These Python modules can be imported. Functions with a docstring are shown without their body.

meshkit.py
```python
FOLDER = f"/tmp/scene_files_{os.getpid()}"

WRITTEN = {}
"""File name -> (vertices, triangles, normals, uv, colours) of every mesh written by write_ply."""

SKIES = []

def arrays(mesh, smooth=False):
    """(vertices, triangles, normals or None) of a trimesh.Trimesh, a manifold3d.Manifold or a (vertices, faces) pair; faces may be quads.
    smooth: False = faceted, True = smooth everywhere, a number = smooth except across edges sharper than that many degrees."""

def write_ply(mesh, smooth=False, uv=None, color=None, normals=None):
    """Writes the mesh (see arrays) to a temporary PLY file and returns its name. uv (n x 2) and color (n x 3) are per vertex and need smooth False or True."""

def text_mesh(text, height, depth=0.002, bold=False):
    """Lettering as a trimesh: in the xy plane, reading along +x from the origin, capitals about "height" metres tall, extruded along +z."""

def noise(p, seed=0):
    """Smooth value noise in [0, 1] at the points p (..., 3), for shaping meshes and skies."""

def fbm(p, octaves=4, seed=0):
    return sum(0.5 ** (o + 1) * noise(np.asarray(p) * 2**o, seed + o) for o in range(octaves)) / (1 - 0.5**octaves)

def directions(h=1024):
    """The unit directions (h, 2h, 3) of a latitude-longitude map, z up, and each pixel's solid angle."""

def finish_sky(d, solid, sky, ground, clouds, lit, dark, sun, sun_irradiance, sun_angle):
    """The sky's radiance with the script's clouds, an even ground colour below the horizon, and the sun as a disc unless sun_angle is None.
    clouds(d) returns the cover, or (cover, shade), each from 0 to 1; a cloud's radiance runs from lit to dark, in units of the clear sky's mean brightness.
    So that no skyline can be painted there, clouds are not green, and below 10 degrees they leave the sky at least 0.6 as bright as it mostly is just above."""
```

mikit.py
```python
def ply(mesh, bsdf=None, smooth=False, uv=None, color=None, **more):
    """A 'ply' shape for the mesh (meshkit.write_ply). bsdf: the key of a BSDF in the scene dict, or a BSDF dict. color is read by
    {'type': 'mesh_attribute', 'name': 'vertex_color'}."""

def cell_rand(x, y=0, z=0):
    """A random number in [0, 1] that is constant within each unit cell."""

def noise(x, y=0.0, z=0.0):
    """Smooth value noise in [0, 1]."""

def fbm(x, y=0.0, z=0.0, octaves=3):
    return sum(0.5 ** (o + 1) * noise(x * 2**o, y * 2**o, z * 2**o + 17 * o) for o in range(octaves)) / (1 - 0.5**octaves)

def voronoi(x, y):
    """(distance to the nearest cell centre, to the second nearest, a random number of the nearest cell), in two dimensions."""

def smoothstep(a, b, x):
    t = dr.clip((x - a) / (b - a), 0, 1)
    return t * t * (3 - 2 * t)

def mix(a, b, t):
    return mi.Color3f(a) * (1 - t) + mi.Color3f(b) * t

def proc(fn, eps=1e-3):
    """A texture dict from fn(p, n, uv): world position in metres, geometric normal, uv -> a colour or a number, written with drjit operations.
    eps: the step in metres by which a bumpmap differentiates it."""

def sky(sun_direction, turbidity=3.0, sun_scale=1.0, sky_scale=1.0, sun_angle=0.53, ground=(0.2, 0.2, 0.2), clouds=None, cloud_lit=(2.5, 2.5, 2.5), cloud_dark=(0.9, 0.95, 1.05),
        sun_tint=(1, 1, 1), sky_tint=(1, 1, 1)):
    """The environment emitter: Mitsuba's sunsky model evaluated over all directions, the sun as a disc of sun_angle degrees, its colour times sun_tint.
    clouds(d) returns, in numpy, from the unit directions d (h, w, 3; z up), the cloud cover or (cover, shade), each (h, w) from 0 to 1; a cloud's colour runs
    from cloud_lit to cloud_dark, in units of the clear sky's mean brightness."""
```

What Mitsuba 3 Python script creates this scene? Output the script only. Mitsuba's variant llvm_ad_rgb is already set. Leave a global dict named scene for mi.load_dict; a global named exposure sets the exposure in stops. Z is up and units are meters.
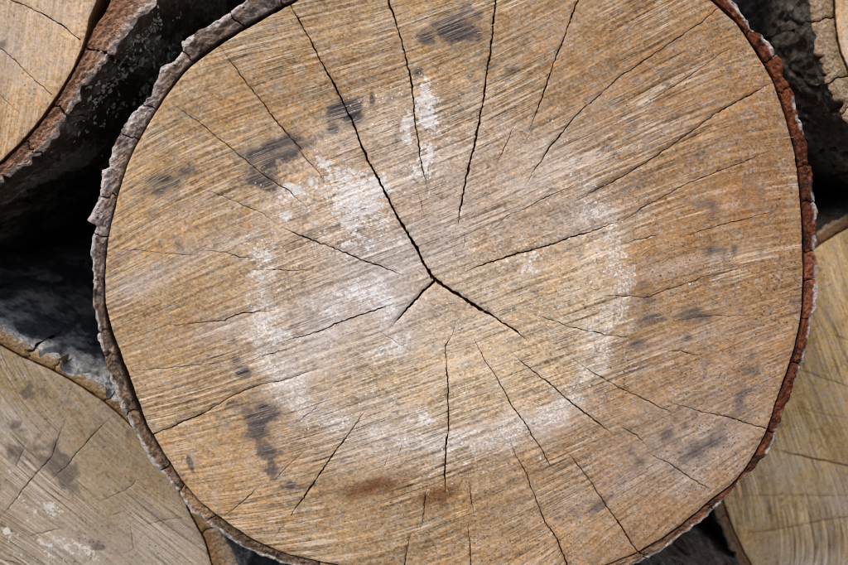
import math, numpy as np, trimesh, shapely, drjit as dr, mitsuba as mi, mikit
from shapely.geometry import Polygon
from scipy.spatial import Delaunay, cKDTree
from meshkit import noise as vnoise, fbm as vfbm
from mikit import noise, fbm, voronoi, smoothstep, mix, cell_rand, proc

T = mi.ScalarTransform4f
scene, labels = {}, {}
# ------------------------------------------------------------------ camera, light, exposure
S = 0.0005                       # one photograph pixel on the face of the big log, metres
CAM = np.array([0.0, -0.70, 0.066])
FPX = float(np.linalg.norm(CAM)) / S
HFOV = 2 * math.degrees(math.atan(424 / FPX))
scene['camera'] = {'type': 'thinlens', 'fov': HFOV, 'fov_axis': 'x', 'near_clip': 0.02, 'far_clip': 50.0,
                   'aperture_radius': 0.0028, 'focus_distance': float(np.linalg.norm(CAM)),
                   'to_world': T().look_at(origin=CAM.tolist(), target=[0, 0, 0], up=[0, 0, 1])}
scene['sky'] = mikit.sky((-0.50, -0.70, 0.85), turbidity=3, sun_scale=0.3, sun_angle=16, clouds=lambda d: 1.0, cloud_lit=(1.46, 1.5, 1.66), sun_tint=(.90, .98, 1.13))
exposure = 2.74

fwd = -CAM / np.linalg.norm(CAM)
right = np.array([1.0, 0, 0])
up = np.cross(right, fwd)


def F(pts, d=0.0):
    """points of the photograph laid out on the upright plane at depth d (metres behind the big log's face); returns (x, z) in units of S"""
    p = np.atleast_2d(np.asarray(pts, float))
    ray = fwd + ((p[:, :1] - 424) / FPX) * right + ((282.5 - p[:, 1:2]) / FPX) * up
    k = (d - CAM[1]) / ray[:, 1:2]
    w = CAM + ray * k
    return w[:, [0, 2]] / S


def n2(x, y, seed=0):
    return vnoise(np.stack([x, y, np.zeros_like(x)], -1), seed)


def f2(x, y, seed=0, o=4):
    return vfbm(np.stack([x, y, np.zeros_like(x)], -1), o, seed)


def sm(a, b, x):
    t = np.clip((x - a) / (b - a), 0, 1)
    return t * t * (3 - 2 * t)


# ------------------------------------------------------------------ saw marks: a scalar field whose level lines run along them
POW = [(i, j) for i in range(6) for j in range(6 - i) if i + j > 0]


def saw_field(samples):
    """fits a polynomial to (px, py, degrees up to the right) samples; coordinates are face units / 400"""
    rows, rhs = [], []
    for px, py, a in samples:
        x, z = F([(px, py)])[0] / 400
        t = (math.cos(math.radians(a)), math.sin(math.radians(a)))
        n = (-t[1], t[0])
        gx = np.array([i * x ** max(i - 1, 0) * z ** j if i else 0 for i, j in POW])
        gz = np.array([j * x ** i * z ** max(j - 1, 0) if j else 0 for i, j in POW])
        rows += [gx * t[0] + gz * t[1], 0.35 * (gx * n[0] + gz * n[1])]
        rhs += [0, 0.35]
    reg = [0.03 * np.eye(len(POW))[k] * (i + j) for k, (i, j) in enumerate(POW)]
    A = np.array(rows + reg)
    return np.linalg.lstsq(A, np.array(rhs + [0] * len(reg)), rcond=None)[0]


def poly(c, x, z):
    """level value in face units; works for numpy and drjit alike"""
    x, z = x / 400, z / 400
    xs, zs = [1.0], [1.0]
    for _ in range(5):
        xs.append(xs[-1] * x)
        zs.append(zs[-1] * z)
    return sum(float(w) * (xs[i] * zs[j]) for w, (i, j) in zip(c, POW)) * 400


SAW_MAIN = saw_field([(250, 60, 17), (150, 200, 27), (330, 60, 15), (500, 60, 27), (560, 130, 30), (700, 60, 25), (700, 180, 22), (745, 250, 13), (650, 330, 12), (740, 320, 13), (710, 400, 26),
                      (720, 450, 37), (650, 500, 38), (560, 500, 33), (450, 520, 25), (370, 500, 20), (480, 430, 11), (450, 360, 7), (300, 440, 9), (200, 380, 10), (180, 320, 26), (130, 290, 29),
                      (240, 290, 28), (350, 230, 27), (230, 470, 12), (330, 540, 16), (170, 440, 9), (440, 250, 25), (560, 260, 19), (300, 120, 16), (600, 30, 26), (620, 400, 20), (160, 140, 22)])
SAW_TL = saw_field([(40, 40, 82), (0, 100, 80), (80, 10, 83), (20, 120, 78), (-80, 40, 80), (-100, -100, 80)])
SAW_LL = saw_field([(40, 420, -52), (120, 520, -38), (60, 520, -40), (150, 450, -35), (0, 480, -42), (180, 540, -35), (100, 460, -42)])
SAW_LR = saw_field([(820, 300, -72), (830, 400, -70), (800, 480, -68), (760, 540, -72), (840, 520, -70), (830, 240, -74)])

# ------------------------------------------------------------------ cracks of the big log: photograph pixels along each crack, width in pixels
CRACKS = [
    ([(289, 2), (297, 16), (345, 105), (368, 160), (385, 192), (400, 222), (418, 252), (433, 279)], 1.3, 4.0, 'end'), ([(432, 277), (450, 290), (470, 303), (490, 315), (500, 321), (514, 330), (528, 341)], 4.4, 2.4, 'out'),
    ([(435, 281), (424, 291), (412, 303), (402, 315), (390, 328)], 3.4, 2.0, 'out'),
    ([(386, -12), (390, 5), (403, 45), (410, 75), (416, 125), (421, 160), (428, 191)], 2.4, 1.6, 'out'), ([(418, 193), (424, 215)], .7, .7, 'both'),
    ([(497, -30), (496, 0), (491, 45), (485, 90), (478, 130), (470, 160), (464, 192), (458, 227)], 2.6, 2.4, 'out'), ([(464, 232), (465, 241), (462, 250)], .8, .8, 'both'),
    ([(588, -30), (578, 0), (563, 40), (550, 75), (540, 104), (529, 131)], 2.0, 1.6, 'out'), ([(516, 122), (507, 142), (497, 164)], 1.1, 1.0, 'both'),
    ([(718, 8), (700, 23), (650, 57), (622, 75), (600, 95), (575, 117), (552, 145), (526, 184)], 1.1, 1.8, 'out'), ([(733, 46), (690, 75), (636, 109)], 1.0, .9, 'both'),
    ([(775, 82), (745, 97), (718, 112), (668, 149), (640, 166), (617, 180), (580, 199)], 1.4, 1.3, 'both'), ([(575, 184), (546, 198), (530, 206), (509, 215), (490, 231)], 1.1, 1.2, 'both'),
    ([(466, 271), (480, 266), (486, 263), (506, 257), (549, 245), (586, 233), (622, 221)], 2.4, 1.6, 'both'), ([(620, 222), (650, 203), (687, 184), (730, 167), (772, 150)], 1.3, 1.1, 'both'),
    ([(620, 245), (647, 237), (665, 233)], 1.1, 1.2, 'both'), ([(680, 237), (703, 231), (727, 223), (760, 215), (783, 210)], 1.3, 1.0, 'both'),
    ([(602, 295), (620, 296), (647, 297), (676, 287), (706, 276), (732, 272)], 1.2, .9, 'both'), ([(530, 312), (551, 320), (575, 328), (598, 333), (634, 339)], 1.1, 1.5, 'both'),
    ([(668, 322), (706, 316), (730, 316), (760, 314)], .9, .8, 'both'), ([(663, 350), (680, 351), (702, 356)], .9, 1.2, 'both'),
    ([(510, 351), (521, 360), (533, 370), (548, 382), (565, 397), (584, 413), (603, 427), (613, 435)], 1.2, 2.3, 'both'), ([(570, 357), (581, 364), (591, 371), (620, 388), (650, 401), (673, 413)], .9, 1.7, 'both'),
    ([(666, 401), (706, 412), (738, 420), (767, 429)], 1.0, 1.6, 'in'), ([(620, 426), (636, 435), (648, 447)], 1.6, 1.0, 'both'), ([(647, 452), (668, 463), (690, 477), (713, 491)], 1.7, 1.4, 'both'),
    ([(564, 447), (577, 464), (591, 483), (607, 506), (620, 525), (641, 556)], 1.1, 1.8, 'in'), ([(510, 443), (518, 458), (527, 476), (537, 502), (546, 522), (559, 541), (572, 580)], 1.1, 1.9, 'in'),
    ([(472, 333), (482, 354), (501, 386), (513, 408), (519, 415), (538, 444), (555, 471)], .9, 1.9, 'both'), ([(455, 319), (453, 336), (446, 345), (447, 370), (448, 394), (448, 429), (446, 460), (445, 494)], 1.0, 2.6, 'both'),
    ([(427, 480), (423, 521), (420, 531)], 1.0, 1.5, 'both'), ([(411, 534), (407, 552), (402, 580)], 1.4, 1.8, 'in'), ([(468, 470), (471, 495), (474, 516)], .9, 1.1, 'both'), ([(468, 520), (471, 563), (472, 582)], 1.3, 1.7, 'in'),
    ([(367, 409), (350, 432), (333, 455), (312, 486), (289, 518)], 1.3, 2.4, 'both'), ([(286, 522), (275, 537)], .7, .7, 'both'), ([(303, 451), (288, 466), (271, 484)], 1.0, 1.0, 'both'), ([(263, 482), (246, 498), (223, 517)], 1.2, 1.5, 'both'),
    ([(152, 435), (162, 430), (200, 415), (220, 403), (234, 395), (261, 384), (283, 381), (306, 373), (318, 369)], 1.7, 1.0, 'out'), ([(250, 361), (261, 356), (274, 353), (289, 349)], 1.5, 1.2, 'both'),
    ([(278, 343), (303, 336), (326, 328), (349, 319), (373, 311), (395, 303)], 1.2, 2.4, 'both'), ([(163, 325), (186, 324), (224, 320), (240, 314), (253, 312), (276, 310)], 1.0, 1.4, 'both'),
    ([(114, 248), (150, 252), (194, 255), (204, 250)], .6, .8, 'both'), ([(203, 250), (227, 252), (240, 257), (266, 259)], 1.3, 1.3, 'both'), ([(252, 270), (270, 269), (313, 271)], 1.1, 1.0, 'both'),
    ([(198, 188), (224, 197), (248, 207), (262, 213), (281, 227)], .8, 1.0, 'both'), ([(280, 226), (300, 235), (319, 243), (342, 252), (365, 261), (388, 269), (404, 276)], 1.8, 1.6, 'both'),
    ([(169, 101), (200, 123), (219, 139), (235, 152), (253, 166), (268, 178), (288, 190), (306, 206)], .9, 1.6, 'both'), ([(218, 45), (224, 52), (250, 88), (280, 125), (301, 149)], 1.0, 1.5, 'in'), ([(293, 140), (302, 155), (309, 163), (318, 172), (325, 184)], 1.4, .8, 'both'),
    ([(321, 402), (308, 413), (293, 424)], .9, .8, 'both'), ([(375, 329), (391, 338), (411, 351)], .8, .7, 'both'), ([(402, 443), (398, 456)], .7, .8, 'both'), ([(388, 456), (382, 470)], .7, .8, 'both'),
    ([(130, 371), (170, 367), (220, 363)], .9, .7, 'in'), ([(250, 300), (270, 296)], .6, .6, 'both'), ([(668, 149), (690, 138), (712, 126)], .7, .7, 'both')]
CR_TL = [([(-30, -20), (14, 0), (40, 12), (62, 26), (80, 40)], 1.2, 1.6, 'in'), ([(-20, 33), (10, 55), (30, 76), (52, 95)], 1.0, 1.1, 'in'), ([(-25, 70), (0, 95), (22, 115)], .9, .8, 'both'), ([(-60, -60), (-30, -30)], 1, 1, 'both')]
CR_LL = [([(0, 517), (18, 495), (34, 475), (52, 455), (66, 416)], 1.5, 1.2, 'both'), ([(48, 482), (66, 466), (90, 437), (111, 416)], 1.0, 1.6, 'both'), ([(100, 500), (124, 490), (136, 480), (152, 478)], 1.1, .8, 'both'),
         ([(27, 537), (50, 530), (65, 528)], 1.1, .9, 'both'), ([(0, 559), (16, 563), (40, 574)], 1.4, 1.6, 'in'), ([(130, 520), (134, 548), (120, 556)], .9, .8, 'both'), ([(140, 526), (165, 519), (187, 516)], .9, .8, 'both'), ([(112, 515), (122, 511)], 1.3, 1, 'both'), ([(14, 470), (26, 440)], .8, .8, 'both')]
CR_LR = [([(770, 449), (800, 455), (830, 462), (870, 470)], 2.2, 2.4, 'both'), ([(728, 496), (760, 495), (800, 494), (860, 496)], .9, 1.0, 'both'), ([(735, 536), (775, 530), (810, 523), (870, 514)], 1.3, 1.2, 'both'),
         ([(790, 365), (820, 377), (860, 390)], 1.1, 1.2, 'both'), ([(832, 335), (860, 344)], 1, 1, 'both'), ([(828, 357), (860, 370)], .8, .8, 'both'), ([(790, 405), (820, 413), (860, 420)], .8, .9, 'both')]


def crack_polygons(cracks, d, seed):
    rng = np.random.default_rng(seed)
    out, lines = [], []
    for pts, w0, w1, ends in cracks:
        p = F(pts, d)
        seg = np.r_[0, np.cumsum(np.linalg.norm(np.diff(p, axis=0), axis=1))]
        L = seg[-1]
        n = max(8, int(L / 0.9))
        s = np.linspace(0, L, n)
        q = np.stack([np.interp(s, seg, p[:, 0]), np.interp(s, seg, p[:, 1])], 1)
        t = np.gradient(q, axis=0)
        t /= np.linalg.norm(t, axis=1, keepdims=True)
        nn = np.stack([-t[:, 1], t[:, 0]], 1)
        k = rng.uniform(0, 1e3)
        fade = np.clip(np.minimum(s, L - s) / 8, 0, 1)
        # the split hops from fibre to fibre: small steps with straight runs between
        hop = np.floor(f2(s / 9 + k, s * 0, 3, 2) * 6) / 6 - 0.45
        q = q + nn * (fade * (1.5 * hop + 1.5 * (f2(s / 22 + k, s * 0 + 7, 4, 2) - .5) + .9 * (n2(s / 2.2 + k, s * 0 + 2, 6) - .5)))[:, None]
        w = .76 * np.interp(s, [0, L], [w0, w1]) * (0.62 + 0.75 * f2(s / 9 + k, s * 0 + 3, 5, 3)) * (0.72 + 0.56 * n2(s / 1.7 + k, s * 0 + 11, 8))
        tip = min(L * 0.42, 26)
        if ends in ('both', 'in'):
            w *= np.clip(s / tip + 0.04, 0, 1) ** 0.75
        if ends in ('both', 'out'):
            w *= np.clip((L - s) / tip + 0.04, 0, 1) ** 0.75
        w = np.maximum(w, 0.22)
        a, b = q + nn * w[:, None] / 2, q - nn * w[:, None] / 2
        poly_ = Polygon(np.vstack([a, b[::-1]])).buffer(0)
        out.append(poly_)
        lines.append(np.column_stack([q, w]))
    return shapely.union_all(out), np.vstack(lines) if lines else np.array([[9e4, 9e4, 1.0]])


def resample(ring, step):
    p = np.asarray(ring.coords)
    seg = np.r_[0, np.cumsum(np.linalg.norm(np.diff(p, axis=0), axis=1))]
    n = max(6, int(seg[-1] / step))
    s = np.linspace(0, seg[-1], n, endpoint=False)
    return np.stack([np.interp(s, seg, p[:, 0]), np.interp(s, seg, p[:, 1])], 1)


def wood_mesh(outline, cracks, d, height, spacing, length, seed, crack_depth=15.0, dense=None):
    """Log body: sawn end with every crack cut through it as a real slit, plus the trunk's side. Units of S; returned in metres."""
    rng = np.random.default_rng(seed)
    slits, mid = crack_polygons(cracks, d, seed)
    body = Polygon(outline).buffer(0).difference(slits)
    if body.geom_type != 'Polygon':
        body = max(body.geoms, key=lambda g: g.area)
    rings = [resample(body.exterior, 1.0)] + [resample(r, 0.8) for r in body.interiors if abs(Polygon(r).area) > 0.3]
    body = Polygon(rings[0], rings[1:]).buffer(0)
    if body.geom_type != 'Polygon':
        body = max(body.geoms, key=lambda g: g.area)
        rings = [np.asarray(r.coords)[:-1] for r in (body.exterior, *body.interiors)]
    edge = np.vstack(rings)
    shapely.prepare(body)
    x0, z0, x1, z1 = body.bounds
    gx, gz = np.meshgrid(np.arange(x0, x1, spacing), np.arange(z0, z1, spacing * 0.866))
    gx = gx + (np.arange(gz.shape[0]) % 2)[:, None] * spacing / 2
    g = np.stack([gx.ravel(), gz.ravel()], 1) + rng.uniform(-.16, .16, (gx.size, 2)) * spacing
    if dense is not None:            # outside the photograph's reach a coarser sheet
        far = (g[:, 0] < dense[0]) | (g[:, 0] > dense[1]) | (g[:, 1] < dense[2]) | (g[:, 1] > dense[3])
        g = g[~far | (rng.random(len(g)) < 0.06)]
    g = g[shapely.contains_xy(body, g[:, 0], g[:, 1])]
    tree = cKDTree(edge)
    g = g[tree.query(g)[0] > 0.55]
    pts = np.vstack([edge, g])
    tri = Delaunay(pts).simplices
    a, b, c = (pts[tri[:, k]] for k in range(3))
    flip = np.cross(b - a, c - a) < 0
    tri[flip] = tri[flip][:, [0, 2, 1]]
    ne = len(edge)
    allb = (tri < ne).all(1)
    cen = pts[tri].mean(1)
    keep = ~allb
    keep[allb] = shapely.contains_xy(body, cen[allb, 0], cen[allb, 1])
    floor = tri[~keep]
    floor = floor[shapely.contains_xy(Polygon(rings[0]), *pts[floor].mean(1).T)] if len(floor) else floor
    front = tri[keep]
    dc, ic = cKDTree(mid[:, :2]).query(pts)
    do = cKDTree(rings[0]).query(pts)[0]
    h = height(pts[:, 0], pts[:, 1]) - np.clip(mid[ic, 2], .5, 3) * 0.5 * np.exp(-(dc / 1.8) ** 2) - 1.4 * np.exp(-do / 2.2)
    V, Fc = [np.column_stack([pts[:, 0], -h, pts[:, 1]])], [front]      # x,z seen from -y: counter-clockwise faces the viewer
    base = len(pts)
    V.append(np.column_stack([pts[:ne, 0], np.full(ne, crack_depth), pts[:ne, 1]]))
    Fc.append(floor + base)
    base += ne
    at = 0
    for k, r in enumerate(rings):
        n = len(r)
        hh = h[at:at + n]
        deps = [0, 2.0, 6.0, crack_depth] if k else [0, 3.0, 20.0, 100.0, length / S]
        for m, dep in enumerate(deps):
            V.append(np.column_stack([r[:, 0], -hh if m == 0 else np.full(n, dep), r[:, 1]]))
        i = np.arange(n)
        j = (i + 1) % n
        ccw = Polygon(r).exterior.is_ccw
        for m in range(len(deps) - 1):
            q0, q1 = base + m * n, base + (m + 1) * n
            if ccw == (k == 0):
                Fc += [np.column_stack([q0 + i, q1 + i, q1 + j]), np.column_stack([q0 + i, q1 + j, q0 + j])]
            else:
                Fc += [np.column_stack([q0 + i, q1 + j, q1 + i]), np.column_stack([q0 + i, q0 + j, q1 + j])]
        base += n * len(deps)
        at += n
    v = np.vstack(V) * S
    v[:, 1] += d
    return v, np.vstack(Fc)


# ------------------------------------------------------------------ bark ring in pieces
def polar(c, pts, extra=()):
    """radius as a periodic function of angle round c through pts (and extra (angle in degrees, radius) where the photograph shows none)"""
    v = np.asarray(pts) - c
    th, r = np.arctan2(v[:, 1], v[:, 0]), np.hypot(v[:, 0], v[:, 1])
    if len(extra):
        th, r = np.r_[th, np.radians([e[0] for e in extra])], np.r_[r, [e[1] for e in extra]]
    o = np.argsort(th)
    th, r = th[o], r[o]
    th, r = np.r_[th - 2 * np.pi, th, th + 2 * np.pi], np.r_[np.tile(r, 3)]
    return lambda a: np.interp((a + np.pi) % (2 * np.pi) - np.pi, th, r)


def bark_piece(c, rin, rout, a0, a1, d, step, depths, seed, prm, rng, gap=1.3, cut0=0, cut1=0):
    """One length of bark between the splits at angles a0 < a1: end grain in front, furrowed back along the trunk, closed at both splits."""
    am = (a0 + a1) / 2
    R = float(rout(am))
    nu = max(6, int((a1 - a0) * R / step))
    u = np.linspace(0, 1, nu)
    nf = prm.get('nf', 12)
    us = np.r_[-0.02 * np.ones(2), np.linspace(0, 1, nf), 1 + depths[1:] / 100.0]
    dep = np.r_[45.0, 12.0, np.zeros(nf), depths[1:]]
    rad = np.r_[0, 0, np.linspace(0, 1, nf), np.ones(len(depths) - 1)]
    wob = lambda k: (f2(rad * 3.2 + k * 17.3, np.minimum(dep, 60) / 22, 11, 3) - .5) * prm.get('wob', 9) * np.exp(-dep / 160)
    g = gap * np.exp(-dep / 55) * 0.5
    e0, e1 = a0 + (wob(cut0) + g) / R, a1 + (wob(cut1) - g) / R
    A = e0[None] * (1 - u[:, None]) + e1[None] * u[:, None]
    ri, ro = rin(A), rout(A)
    arc = A * R
    dd = np.broadcast_to(dep, A.shape)
    rr = np.broadcast_to(rad, A.shape)
    relief = prm['side'](arc, dd) * rr ** 2
    chip = prm.get('chip', 2.0) * (f2(arc / 8, dd / 9 + 3, 21, 4) - .5) * 2 * np.exp(-dd / 25) * rr
    r = ri * (1 - rr) + ro * rr + relief + chip
    r = r + (np.abs(rr) < .01) * 1.0 * (f2(arc / 6, dd * 0, 5, 3) - .3)
    lift = rng.uniform(-1.3, 1.3)
    fh = prm.get('fh', 2.2) * (f2(arc / 5.5, r / 3.0, 31, 4) - .5) * 2 + lift + prm.get('tilt', 0) * (rr - .5)
    fh = fh - 2.2 * np.exp(-((1 - rr) / .10) ** 2) - 1.2 * np.exp(-(rr / .08) ** 2)
    fh = fh - 1.8 * np.exp(-np.minimum(u, 1 - u)[:, None] * (a1 - a0) * R / 1.6)
    y = dd - fh * np.exp(-dd / 4) + prm.get('rec', 2)
    X, Z = c[0] + r * np.cos(A), c[1] + r * np.sin(A)
    V = np.stack([X, y, Z], -1)
    m = V.shape[1]
    idx = np.arange(nu * m).reshape(nu, m)
    q = lambda I: [np.column_stack([I[:-1, :-1].ravel(), I[:-1, 1:].ravel(), I[1:, 1:].ravel()]), np.column_stack([I[:-1, :-1].ravel(), I[1:, 1:].ravel(), I[1:, :-1].ravel()])]
    verts, faces = [V.reshape(-1, 3)], q(idx)
    uv = [np.stack([np.broadcast_to(us, A.shape), np.full(A.shape, rng.random())], -1).reshape(-1, 2)]
    base = nu * m
    for e, side in ((0, 1), (-1, -1)):      # the split faces
        ring = V[e, 2:2 + nf]
        lay = np.stack([ring + np.array([0, k, 0]) for k in (0, 2.5, 9, 40)], 1)
        I = base + np.arange(nf * 4).reshape(nf, 4)
        I = I if side > 0 else I[::-1]
        verts.append(lay.reshape(-1, 3))
        faces += q(I)
        uv.append(np.stack([np.repeat(np.linspace(0.25, .75, nf), 4), np.full(nf * 4, uv[0][0, 1])], -1))
        base += nf * 4
    v = np.vstack(verts) * S
    v[:, 1] += d
    return (v, np.vstack(faces)), np.vstack(uv)


def bark(key, c, rin, rout, cuts, d, bsdf, prm, length, seed, gaps=None, fine=1.3):
    rng = np.random.default_rng(seed)
    cuts = sorted(cuts)
    deps = [0.0]
    st = prm.get('dstep', 1.2)
    while deps[-1] < length / S:
        deps.append(deps[-1] + st)
        st = min(st * prm.get('grow', 1.06), 40)
    deps = np.array(deps)
    n = len(cuts)
    for k in range(n):
        a0, a1 = cuts[k], cuts[(k + 1) % n] + (2 * np.pi if k == n - 1 else 0)
        seen = prm['seen'](a0) or prm['seen'](a1) or prm['seen']((a0 + a1) / 2)
        pk = dict(prm) if seen else dict(prm, nf=5)
        dk = deps if seen else np.r_[0, 6, 30, 120, length / S]
        name = f'{key}__bark_piece' + (f'_{k:03d}' if k else '')
        mesh, uv = bark_piece(c, rin, rout, a0, a1, d, fine if seen else 12, dk, seed, pk, rng, cut0=k, cut1=(k + 1) % n, gap=(gaps or {}).get(k, prm.get('gap', 1.3)))
        scene[name] = mikit.ply(mesh, bsdf, smooth=True, uv=uv)


# ------------------------------------------------------------------ materials
def two(fn, rough=0.85, bump=None, bscale=1.0, spec=0.25, eps=2e-4):
    b = {'type': 'principled', 'base_color': proc(fn), 'roughness': rough, 'specular': spec}
    if bump is not None:
        b = {'type': 'bumpmap', 'arbitrary': proc(bump, eps=eps), 'scale': bscale, 'bsdf': b}
    return {'type': 'twosided', 'bsdf': b}


def gauss(x, z, b, d=0.0):
    """soft elliptical spot: (px, py, half-width, half-height, degrees, strength)"""
    cx, cz = F([(b[0], b[1])], d)[0]
    ca, sa = math.cos(math.radians(b[4])), math.sin(math.radians(b[4]))
    u, v = ((x - cx) * ca + (z - cz) * sa) / b[2], (-(x - cx) * sa + (z - cz) * ca) / b[3]
    return b[5] * dr.exp(-(u * u + v * v))


def ng(x, z, b, d=0.0):
    cx, cz = F([(b[0], b[1])], d)[0]
    ca, sa = math.cos(math.radians(b[4])), math.sin(math.radians(b[4]))
    u, v = ((x - cx) * ca + (z - cz) * sa) / b[2], (-(x - cx) * sa + (z - cz) * ca) / b[3]
    return b[5] * np.exp(-(u * u + v * v))


PITH = F([(434, 281)])[0]
MAIN_C = F([(455, 268)])[0]
STAINS = [(277, 150, 33, 13, 17, 1.2), (262, 178, 17, 10, 20, .9), (268, 187, 7, 5, 0, .9), (338, 110, 12, 9, 12, 1.0), (352, 112, 11, 16, 5, 1.1), (334, 130, 7, 5, 10, .8), (372, 100, 4, 8, 0, .7), (394, 97, 8, 6, 5, .6),
          (463, 32, 22, 14, 12, .95), (425, 37, 9, 8, 0, .9), (446, 24, 14, 9, 10, .7), (418, 72, 7, 6, 0, .9), (474, 14, 12, 5, 0, .5), (168, 186, 18, 12, 15, .8), (160, 178, 9, 6, 0, .6), (152, 212, 12, 7, 10, .55), (190, 168, 9, 7, 0, .55),
          (241, 372, 8, 6, 0, 1.2), (230, 404, 9, 5, 10, .9), (262, 412, 20, 11, 8, .95), (258, 432, 16, 14, 0, .8), (268, 452, 14, 9, 0, .7), (274, 470, 10, 8, 0, .75), (290, 485, 7, 5, 0, .95), (190, 463, 2.2, 9, 20, 1.1), (236, 360, 5, 4, 0, .6)]
MOTTLE = [(655, 318, 24, 8, 10, .85), (700, 316, 16, 7, 10, .85), (638, 345, 12, 6, 0, .85), (648, 300, 14, 7, 10, .5), (690, 338, 7, 4, 0, .7), (712, 250, 14, 6, 10, .8), (712, 214, 9, 14, 0, .55), (735, 249, 4, 8, 0, .7), (700, 205, 14, 5, 8, .5), (690, 275, 20, 7, 12, .5), (640, 285, 14, 6, 10, .5), (655, 290, 16, 5, 8, .5),
          (660, 440, 40, 14, 35, .5), (740, 400, 22, 12, 40, .6), (715, 440, 36, 12, 38, .5), (580, 508, 30, 10, 30, .5), (690, 455, 24, 9, 38, .55), (510, 485, 24, 9, 28, .5), (630, 470, 26, 9, 34, .45), (700, 155, 14, 6, 22, .35), (490, 66, 12, 6, 20, .45), (515, 70, 8, 6, 0, .4), (600, 505, 12, 5, 33, .5),
          (750, 372, 14, 7, 30, .4), (270, 350, 18, 8, 10, .3), (185, 240, 30, 10, 28, .25)]
HAZE = [(385, 262, 62, 44, 28, .85), (335, 318, 72, 26, 20, .8), (300, 370, 38, 46, -40, .75), (420, 345, 70, 28, 8, .35), (395, 312, 22, 32, 25, .6), (470, 225, 70, 22, 25, .45), (430, 440, 120, 24, 8, .6), (540, 425, 60, 22, 28, .5), (350, 420, 60, 24, 10, .5),
        (180, 262, 66, 13, 28, .55), (135, 285, 30, 12, 28, .4), (200, 205, 60, 9, 25, .25), (560, 150, 70, 26, 30, .4), (600, 210, 46, 26, 22, .4), (680, 340, 70, 9, 12, .35), (690, 262, 60, 8, 14, .35), (240, 322, 60, 14, 15, .5), (300, 145, 90, 16, 16, .25), (420, 170, 50, 34, 20, .35), (660, 130, 40, 12, 25, .25),
        (560, 20, 50, 10, 26, .2), (710, 445, 60, 20, 38, .35), (640, 475, 50, 14, 36, .3), (160, 385, 40, 12, 5, .2), (480, 300, 60, 24, 10, .35)]
HAZE += [(690, 440, 100, 60, 36, .35), (560, 500, 60, 30, 30, .25)]
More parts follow.
